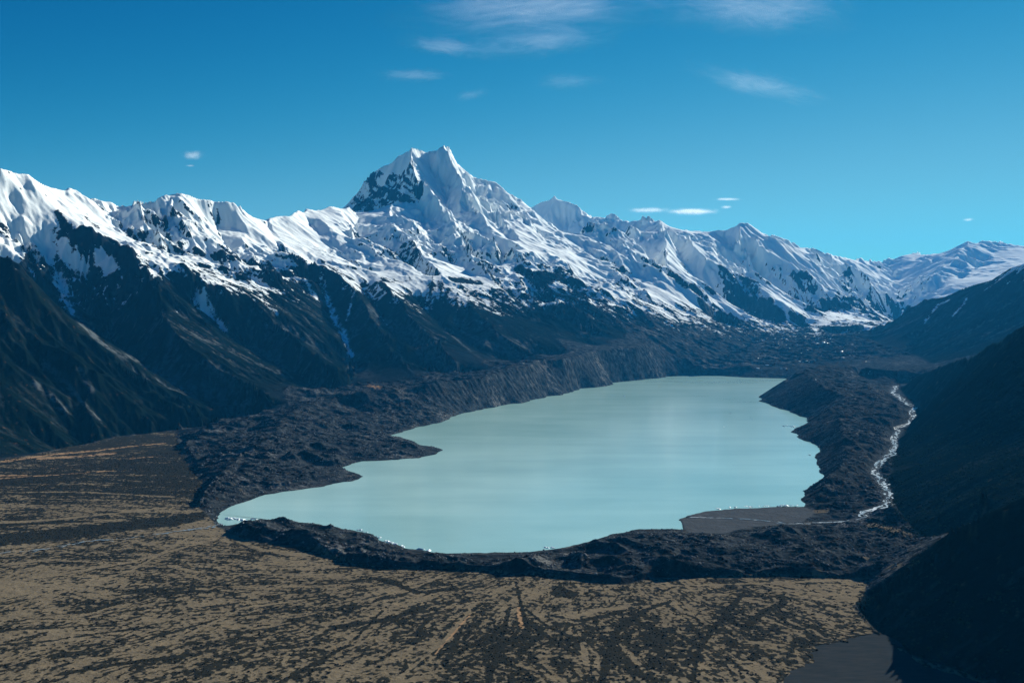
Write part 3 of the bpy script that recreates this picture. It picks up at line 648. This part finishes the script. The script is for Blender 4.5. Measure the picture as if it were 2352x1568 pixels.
# the sheet of water reaches a little way under the banks
cxl, cyl = np.mean([p[0] for p in LAKE]), np.mean([p[1] for p in LAKE])
def offset(poly, d):
    out = []; n = len(poly)
    area = sum(poly[i][0] * poly[(i + 1) % n][1] - poly[(i + 1) % n][0] * poly[i][1] for i in range(n))
    sg = 1 if area > 0 else -1
    for i in range(n):
        a, b, c = poly[i - 1], poly[i], poly[(i + 1) % n]
        ex, ey = c[0] - a[0], c[1] - a[1]; l = math.hypot(ex, ey) + 1e-6
        out.append((b[0] + sg * ey / l * d, b[1] - sg * ex / l * d))
    return out
poly_object('lake', offset(LAKE, 9.0), 0.0, lake_mat(), 'structure', 'milky turquoise glacial lake', 'lake')
m_, t_n = mat("pond_water"); geo_ = N(t_n, "NewGeometry")
mp_ = N(t_n, "Mapping"); mp_.inputs['Scale'].default_value = (.03, .12, 1); mp_.inputs['Rotation'].default_value = (0, 0, .3); t_n.links.new(geo_.outputs['Position'], mp_.inputs[0])
nn_ = noise(t_n, mp_.outputs[0], 1.0, 6, .6); b_n = N(t_n, "BsdfPrincipled"); t_n.links.new(mix(t_n, nn_, (.010, .020, .026), (.050, .050, .048)), b_n.inputs['Base Color'])
b_n.inputs['Roughness'].default_value = .8; b_n.inputs['Specular IOR Level'].default_value = 0; bu_ = N(t_n, "Bump"); bu_.inputs['Strength'].default_value = .3; bu_.inputs['Distance'].default_value = .6
t_n.links.new(nn_, bu_.inputs['Height']); t_n.links.new(bu_.outputs[0], b_n.inputs['Normal']); t_n.links.new(b_n.outputs[0], N(t_n, "OutputMaterial").inputs[0])
poly_object('pond', offset(POND, 5.0), 2.3, m_, 'structure', 'shallow silty pool at the foot of the dark hillside, lower right', 'pond')
# ------------------------------------------------------------------ river
def ribbon(name, pts, w0, w1, m, label, cat, lift=0.0):
    q = dense(pts)[::2]; r_ = RMIN * np.exp(q[:, 0] * DL); t_ = TH0 + q[:, 1] * DT
    p = np.stack([r_ * np.sin(t_), r_ * np.cos(t_), q[:, 2] + lift], 1)
    d = np.gradient(p[:, :2], axis=0); d /= np.hypot(d[:, 0], d[:, 1])[:, None] + 1e-6
    for _ in range(6): d[1:-1] = (d[:-2] + d[1:-1] * 2 + d[2:]) / 4
    nrm = np.stack([-d[:, 1], d[:, 0]], 1); k = np.linspace(0, 1, len(p))
    rg = np.random.default_rng(3)
    jl = np.convolve(rg.normal(0, 1, len(p) + 40), np.ones(9) / 9, 'same')[20:-20]; jr = np.convolve(rg.normal(0, 1, len(p) + 40), np.ones(9) / 9, 'same')[20:-20]
    w_ = w0 + (w1 - w0) * k
    vs = []
    for f in (-1, -.33, .33, 1):
        off = f * w_ * (1 + (.7 * jl if f < 0 else .7 * jr))
        vs.append(np.concatenate([p[:, :2] + nrm * off[:, None], p[:, 2:]], 1))
    n = len(p); v = np.concatenate(vs)
    fs = [(a * n + i, a * n + i + 1, (a + 1) * n + i + 1, (a + 1) * n + i) for a in range(3) for i in range(n - 1)]
    me = bpy.data.meshes.new(name); me.from_pydata(v.tolist(), [], fs); me.materials.append(m); me.update()
    o = bpy.data.objects.new(name, me); scn.collection.objects.link(o)
    o['kind'] = 'structure'; o['label'] = label; o['category'] = cat; return o
def river_mat(white, water):
    m, t = mat("river_water"); geo = N(t, "NewGeometry")
    n1 = mth(t, 'ADD', mth(t, 'MULTIPLY', noise(t, geo.outputs['Position'], 1 / 14, 5, .6), .6), mth(t, 'MULTIPLY', noise(t, geo.outputs['Position'], 1 / 130, 3), .4))
    col = mix(t, sstep(t, n1, white - .06, white + .06), water, (.62, .66, .66))
    b = N(t, "BsdfPrincipled"); t.links.new(col, b.inputs['Base Color']); b.inputs['Roughness'].default_value = .3
    bump = N(t, "Bump"); bump.inputs['Strength'].default_value = .5; bump.inputs['Distance'].default_value = 1.5
    t.links.new(n1, bump.inputs['Height']); t.links.new(bump.outputs[0], b.inputs['Normal'])
    o = N(t, "OutputMaterial"); t.links.new(b.outputs[0], o.inputs[0]); return m
def braids(name, pts, strands, spread, w0, gap, m, label, cat, seed=3):
    q = dense(pts)[::2]; r_ = RMIN * np.exp(q[:, 0] * DL); t_ = TH0 + q[:, 1] * DT
    p = np.stack([r_ * np.sin(t_), r_ * np.cos(t_)], 1); z = q[:, 2]; n = len(p)
    d = np.gradient(p, axis=0)
    for _ in range(8): d[1:-1] = (d[:-2] + d[1:-1] * 2 + d[2:]) / 4
    d /= np.hypot(d[:, 0], d[:, 1])[:, None] + 1e-6; nr = np.stack([-d[:, 1], d[:, 0]], 1)
    rg_ = np.random.default_rng(seed); vs, fs = [], []
    sm = lambda k: np.convolve(rg_.normal(0, 1, n + 4 * k), np.hanning(k) / np.sqrt((np.hanning(k) ** 2).sum()), 'same')[2 * k:2 * k + n]
    for s_ in range(strands):
        off = sm(25) * spread + sm(7) * spread * .3; ww = w0 * np.clip(.75 + .5 * sm(9), .12, 2.2); on = sm(15) + .5 * sm(5) > gap
        b0 = len(vs); zz = z + .35 + .03 * s_
        for k in range(n): vs += [(*(p[k] + nr[k] * (off[k] - ww[k])), zz[k]), (*(p[k] + nr[k] * (off[k] + ww[k])), zz[k])]
        fs += [(b0 + 2 * k, b0 + 2 * k + 1, b0 + 2 * k + 3, b0 + 2 * k + 2) for k in range(n - 1) if on[k]]
    me = bpy.data.meshes.new(name); me.from_pydata(vs, [], fs); me.materials.append(m); me.update()
    o = bpy.data.objects.new(name, me); scn.collection.objects.link(o)
    o['kind'] = 'structure'; o['label'] = label; o['category'] = cat; return o
braids('river', RIVER[:24], 6, 9, 3.0, -.15, river_mat(.50, (.10, .15, .17)), 'white braided stream winding between the moraine and the dark hillside', 'river')
braids('river', RIVER[23:], 3, 6, 1.6, -.3, river_mat(.54, (.09, .13, .15)), 'thin pale channels crossing the grey sandbar into the lake', 'river', 9)
def onground(s, lift):
    out = []
    for u, v in P(s):
        i, j = hit(u, v); out.append((float(X[i, j]), float(Y[i, j]), float(H[i, j]) + lift))
    return out
OUT = onground("505,1203 485,1211 455,1214 425,1218 360,1228 290,1236 220,1241 150,1252 80,1263 0,1274 -120,1290 -300,1310", 1.6)
braids('river', OUT, 3, 7, 2.2, -.2, river_mat(.60, (.20, .26, .29)), 'thin pale outflow stream crossing the plain at the left edge', 'river')
# ------------------------------------------------------------------ ice
def ice_mat(name, a, b_):
    m, t = mat(name); geo = N(t, "NewGeometry"); n1 = noise(t, geo.outputs['Position'], .25, 4)
    b = N(t, "BsdfPrincipled"); t.links.new(mix(t, n1, a, b_), b.inputs['Base Color']); b.inputs['Roughness'].default_value = .45
    o = N(t, "OutputMaterial"); t.links.new(b.outputs[0], o.inputs[0]); return m
ICE = ice_mat("ice", (.50, .66, .70), (.86, .90, .90)); GICE = ice_mat("glacier_ice", (.72, .78, .80), (.92, .93, .92))
import bmesh
def chunk(seed, m, flat, name):
    rg = random.Random(seed); bm = bmesh.new(); bmesh.ops.create_icosphere(bm, subdivisions=2, radius=1)
    for _ in range(9):                                     # slice planes give the broken faces
        n = (rg.uniform(-1, 1), rg.uniform(-1, 1), rg.uniform(-.2, 1)); l = math.sqrt(sum(c * c for c in n)); n = [c / l for c in n]
        k = rg.uniform(.35, .75)
        for v in bm.verts:
            d = sum(a * b for a, b in zip(v.co, n))
            if d > k:
                for a in range(3): v.co[a] -= n[a] * (d - k)
    for v in bm.verts:
        v.co.z *= flat
        for a in range(3): v.co[a] += rg.uniform(-.05, .05)
    me = bpy.data.meshes.new(name); bm.to_mesh(me); bm.free(); me.materials.append(m); return me
def put(name, me, loc, sc, rz, label, cat, group):
    o = bpy.data.objects.new(name, me); scn.collection.objects.link(o)
    o.location = loc; o.scale = sc; o.rotation_euler = (0, 0, rz)
    o['label'] = label; o['category'] = cat; o['group'] = group; return o
BERGS = [chunk(k, ICE, .55, 'iceberg') for k in range(8)]
rg = random.Random(5)
def bergs(us, vs, n, smin, smax, label, group):
    pu = np.array(us); pv = np.array(vs); k = 0; tries = 0
    while k < n and tries < 2000:
        tries += 1
        f = rg.random() * (len(us) - 1); a = int(f); f -= a
        u = pu[a] + (pu[a + 1] - pu[a]) * f; v = pv[a] + (pv[a + 1] - pv[a]) * f + rg.uniform(-1.6, 1.2)
        x, y, _ = wp(u, v, dz(v, 0)); i, j = gi(x, y); i, j = int(round(i)), int(round(j))
        if H[i, j] > -.02: continue
        s_ = rg.uniform(smin, smax) * (1 if rg.random() < .7 else 1.5)
        put('iceberg', rg.choice(BERGS), (x, y, s_ * .12), (s_ * rg.uniform(.8, 1.5), s_, s_ * rg.uniform(.6, 1.1)), rg.uniform(0, 6.28), label, 'iceberg', group); k += 1
bergs((518, 540, 560, 590), (1190.5, 1191, 1193, 1192), 22, 3.0, 6.5, 'white ice chunk in the pack stranded at the lake corner beside the outflow', 'stranded ice at the lake outlet')
bergs((820, 840, 871, 900, 930, 965, 990), (1214, 1221, 1235, 1247, 1255, 1261, 1264), 30, 2.0, 5.0, 'broken white ice chunk along the near shore below the gravel moraine', 'ice along the near shore')
bergs((1640, 1700, 1770, 1842), (1168, 1163, 1160.5, 1160.5), 34, 2.0, 4.5, 'small ice floe lined up along the far edge of the grey sandbar', 'ice floes beside the sandbar')
bergs((1252, 1262, 1276), (1256, 1256.5, 1255.5), 6, 2.0, 4.0, 'small ice lump against the near shore, between sandbar and ice pack', 'ice lumps on the middle of the near shore')
bergs((1798, 1812, 1826), (978, 977, 979), 6, 4.0, 7.0, 'pale ice floe drifting off the lower headland of the right moraine', 'ice floes off the right moraine')
for u, v, s_, lb in ((1677, 948, 6, 'lone dark-edged ice floe drifting near the right shore, far half of the lake'), (1724, 960, 5, 'tiny pale ice floe between the lone floe and the right moraine'),
                     (1663, 979, 4, 'tiny ice floe on open water, nearest the lake centre'), (1861, 1044, 6, 'low ice floe close under the shaded right moraine'), (1433, 909, 7, 'tiny white floe far out beneath the left moraine wall')):
    x, y, _ = wp(u, v, dz(v, 0)); o = put('iceberg', rg.choice(BERGS), (x, y, s_ * .12), (s_ * 1.4, s_, s_ * .8), rg.uniform(0, 6), lb, 'iceberg', 'lone ice floes')
CL = [chunk(50 + k, GICE, .8, 'ice_cliff') for k in range(5)]
for u, v, w_ in ((1742,846,9),(1764,838,9),(1796,846,8),(1806,846,5),(1836,830,8),(1846,831,6),(1853,830,6),(1858,831,4),(1934,808,8),(1937,821,7),(1920,807,4),(1952,816,4),(1962,806,4),
                 (1854,803,4),(1868,786,8),(1874,788,5),(1892,787,10),(1900,788,6),(1912,785,4),(1810,780,5),(1830,789,7),(1822,766,7),(1804,766,5),(1760,800,4),(1742,822,5),(1780,817,4),(1788,784,4),(1738,784,4),
                 (1906,778,4),(1884,777,3),(1895,780,3),(1872,827,4),(1698,856,3),(1850,772,4),(1870,770,3),(1930,795,3),(1990,830,3),(1815,800,3),(1840,812,3)):
    i, j = hit(u, v); d = float(Y[i, j]); s_ = w_ / F * d * .55
    put('ice_cliff', rg.choice(CL), (float(X[i, j]), d, float(H[i, j])), (s_ * 1.3, s_ * .8, s_ * .55), rg.uniform(-.5, .5), 'bare white ice face poking out of the grey rubble on the glacier', 'ice face', 'ice faces on the rubble-covered glacier')
# ------------------------------------------------------------------ scrub
def shrubs(name, mask, n, smin, smax, cols, label, cat):
    ii, jj = np.nonzero(mask); rg_ = np.random.default_rng(11)
    a = np.abs(rr[ii] ** 2)                                   # cells grow with distance
    k = rg_.choice(len(ii), n, p=a / a.sum()); ii, jj = ii[k], jj[k]
    r_ = rr[ii] * np.exp(DL * rg_.uniform(-.5, .5, n)); t_ = th[jj] + DT * rg_.uniform(-.5, .5, n)
    x, y, z = r_ * np.sin(t_), r_ * np.cos(t_), H[ii, jj]
    s_ = smin * (smax / smin) ** (rg_.random(n) ** 1.6)
    base = []                                                 # a lumpy low dome of 13 points
    for q, (h, rad_, m) in enumerate(((0, 1.0, 6), (.62, .72, 6))):
        for b in range(m): ang = 2 * math.pi * (b + .5 * q) / m; base.append((rad_ * math.cos(ang), rad_ * math.sin(ang), h))
    base.append((0, 0, 1.0)); base = np.array(base); nb = len(base)
    f0 = [(b, (b + 1) % 6, 6 + b) for b in range(6)] + [((b + 1) % 6, 6 + (b + 1) % 6, 6 + b) for b in range(6)] + [(6 + b, 6 + (b + 1) % 6, 12) for b in range(6)]
    f0 = np.array(f0)
    jit = 1 + rg_.uniform(-.35, .35, (n, nb, 3))
    v = base[None] * jit * (s_[:, None, None] * np.array([1, 1, .85])) + np.stack([x, y, z - .15 * s_], 1)[:, None]
    f = (f0[None] + (np.arange(n) * nb)[:, None, None]).reshape(-1, 3)
    me = bpy.data.meshes.new(name); me.vertices.add(n * nb); me.vertices.foreach_set("co", v.astype(np.float32).ravel())
    me.loops.add(len(f) * 3); me.loops.foreach_set("vertex_index", f.astype(np.int32).ravel())
    me.polygons.add(len(f)); me.polygons.foreach_set("loop_start", np.arange(0, len(f) * 3, 3, dtype=np.int32)); me.update(calc_edges=True)
    m, t = mat(name); geo = N(t, "NewGeometry"); c = mix(t, geo.outputs['Random Per Island'], *cols)
    b = N(t, "BsdfDiffuse"); t.links.new(c, b.inputs[0]); o_ = N(t, "OutputMaterial"); t.links.new(b.outputs[0], o_.inputs[0]); me.materials.append(m)
    o = bpy.data.objects.new(name, me); scn.collection.objects.link(o); o['kind'] = 'stuff'; o['label'] = label; o['category'] = cat
sv = fbm(X / 9, Y / 9, 2)
shrubs('scrub', plain_m & ~pond_m & (scrub + sv * .45 > .56) & (Y < 4200), 42000, .7, 2.6, ((.004, .006, .005), (.022, .024, .017)), 'dark scrub growing in streaks over the tan plain', 'scrub')
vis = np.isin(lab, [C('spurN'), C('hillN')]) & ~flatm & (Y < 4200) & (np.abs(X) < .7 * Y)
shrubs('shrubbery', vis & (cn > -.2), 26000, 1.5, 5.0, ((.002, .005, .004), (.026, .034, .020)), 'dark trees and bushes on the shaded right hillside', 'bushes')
bank = np.isin(lab, [C('moraine'), C('shore')]) & ~flatm & (Y < 6500) & (H > .3) & (mt < .3)
shrubs('rubble', bank & (fbm(X / 90, Y / 90, 3) > -.12), 30000, .7, 4.2, ((.012, .016, .020), (.20, .205, .20)), 'loose grey boulders and rubble lying over the moraine banks', 'rubble')
# ------------------------------------------------------------------ clouds
def cloud(u, v, d, wu, hv, dens, seed, label, tilt=0.0, scale=(3.0, 3.0, 1.2), thr=.45):
    x, y, z = wp(u, v, d); sx, sz = wu / F * d * (.75 if v < 300 else .5), hv / F * d * .5
    bm = bmesh.new(); bmesh.ops.create_icosphere(bm, subdivisions=3, radius=1)
    me = bpy.data.meshes.new("cloud"); bm.to_mesh(me); bm.free()
    m, t = mat("cloud"); tc = N(t, "TexCoord"); mp = N(t, "Mapping"); t.links.new(tc.outputs['Object'], mp.inputs[0])
    mp.inputs['Location'].default_value = (seed * 3.7, seed * 1.9, seed); mp.inputs['Scale'].default_value = scale
    n0 = N(t, 'TexNoise'); n0.inputs['Scale'].default_value = .8; t.links.new(mp.outputs[0], n0.inputs['Vector'])
    vm = N(t, 'VectorMath', operation='MULTIPLY_ADD'); t.links.new(n0.outputs[1], vm.inputs[0]); vm.inputs[1].default_value = (1.6, 1.6, 1.6); t.links.new(mp.outputs[0], vm.inputs[2])
    n = noise(t, vm.outputs[0], 1.0, 6, .6)
    ln = N(t, "VectorMath", operation='LENGTH'); t.links.new(tc.outputs['Object'], ln.inputs[0])
    fall = sstep(t, ln.outputs['Value'], 1.0, .0)
    m2 = N(t, "Mapping"); t.links.new(vm.outputs[0], m2.inputs[0]); m2.inputs['Rotation'].default_value = (0, .45, 0); m2.inputs['Scale'].default_value = (.8, 1.5, 5.0)
    n5 = noise(t, m2.outputs[0], 1.2, 5, .65)
    dn = mth(t, 'ADD', mth(t, 'MULTIPLY', n, .4), mth(t, 'MULTIPLY', n5, .6))
    dn = sstep(t, mth(t, 'ADD', dn, mth(t, 'MULTIPLY', mth(t, 'SUBTRACT', fall, .5), .22)), thr - .02, thr + .30)
    dn = mth(t, 'MULTIPLY', mth(t, 'MULTIPLY', dn, fall), dens * (.36 if v < 300 else 1) / sz)
    vp = N(t, "VolumePrincipled"); vp.inputs['Color'].default_value = (.95, .97, 1, 1); t.links.new(dn, vp.inputs['Density']); vp.inputs['Anisotropy'].default_value = .3
    o_ = N(t, "OutputMaterial"); t.links.new(vp.outputs[0], o_.inputs['Volume']); me.materials.append(m)
    o = bpy.data.objects.new("cloud", me); scn.collection.objects.link(o)
    o.location = (x, y, z); o.scale = (sx, sx * .6, sz); o.rotation_euler = (0, -tilt, 0)
    o['label'] = label; o['category'] = 'cloud'; o['group'] = 'thin white clouds'
cloud(443, 356, 40000, 80, 34, .9, 1, 'small white puff alone in the sky above the left range')
cloud(437, 380, 40000, 34, 9, .45, 2, 'faint sliver of cloud just under the lone puff')
cloud(1235, 16, 26000, 640, 150, .34, 3, 'broad feathery cloud at the top edge above the highest peak', .05, (3.2, 3, 1.6))
cloud(1720, 14, 26000, 520, 170, .32, 4, 'hazy cloud at the top edge, right of the broad feathery one', -.08, (4, 3, 1.6))
cloud(1025, 106, 28000, 230, 60, .22, 5, 'small faint wisp up and left of the high wisp streak', -.1, (3.5, 3, 1.2))
cloud(1235, 95, 28000, 420, 80, .17, 6, 'long faint wisp streak below the broad feathery cloud', .08, (4, 3, 1.2))
cloud(950, 172, 30000, 180, 40, .18, 7, 'faint low wisp left of the summit line', 0, (3, 3, 1))
cloud(1310, 187, 30000, 180, 60, .13, 8, 'faint blurred patch of cloud high over the twin summits', 0, (3, 3, 1))
cloud(1083, 218, 30000, 90, 40, .18, 9, 'tiny faint cloud scrap directly above the twin summits', .2, (2, 3, 1))
cloud(1745, 195, 30000, 340, 60, .2, 10, 'slanting thin wisp rising to the right in the right half of sky', -.26, (3.5, 3, 1))
cloud(1592, 485, 60000, 180, 24, 1.0, 11, 'bright flat cloud bar low over the right range', 0, (3, 3, .6))
cloud(1490, 482, 60000, 150, 20, .5, 12, 'thin cloud strip left of the bright low bar', 0, (4, 3, .6))
cloud(1672, 457, 60000, 100, 10, .4, 13, 'thin cloud line just above the bright low bar', 0, (4, 3, .6))
cloud(1668, 475, 60000, 44, 13, .7, 14, 'small bright cloud tuft right of the low bar', 0, (2, 3, .6))
cloud(2224, 504, 60000, 44, 13, .5, 15, 'small white cloud low over the far right peaks', 0, (2, 3, .6))
print("objects", round(time.time() - T0, 1))
# ------------------------------------------------------------------ haze
def haze():
    m, t = mat("haze"); v = N(t, "VolumePrincipled")
    v.inputs['Color'].default_value = (.03, .42, 1.0, 1); v.inputs['Density'].default_value = 0.95e-5
    v.inputs['Anisotropy'].default_value = .2
    o = N(t, "OutputMaterial"); t.links.new(v.outputs[0], o.inputs['Volume'])
    x0, x1, y0, y1, z0_, z1 = -22000, 22000, -1500, 35500, -60, 3200
    vs = [(x, y, z) for x in (x0, x1) for y in (y0, y1) for z in (z0_, z1)]
    me = bpy.data.meshes.new("haze")
    me.from_pydata(vs, [], [(0,1,3,2),(4,6,7,5),(0,4,5,1),(2,3,7,6),(0,2,6,4),(1,5,7,3)]); me.materials.append(m)
    ob = bpy.data.objects.new("haze", me); scn.collection.objects.link(ob)
    ob['kind'] = 'stuff'; ob['label'] = 'thin blue mountain air over the whole valley'; ob['category'] = 'haze'
haze()
print("script", round(time.time() - T0, 1), NR_, NT_)
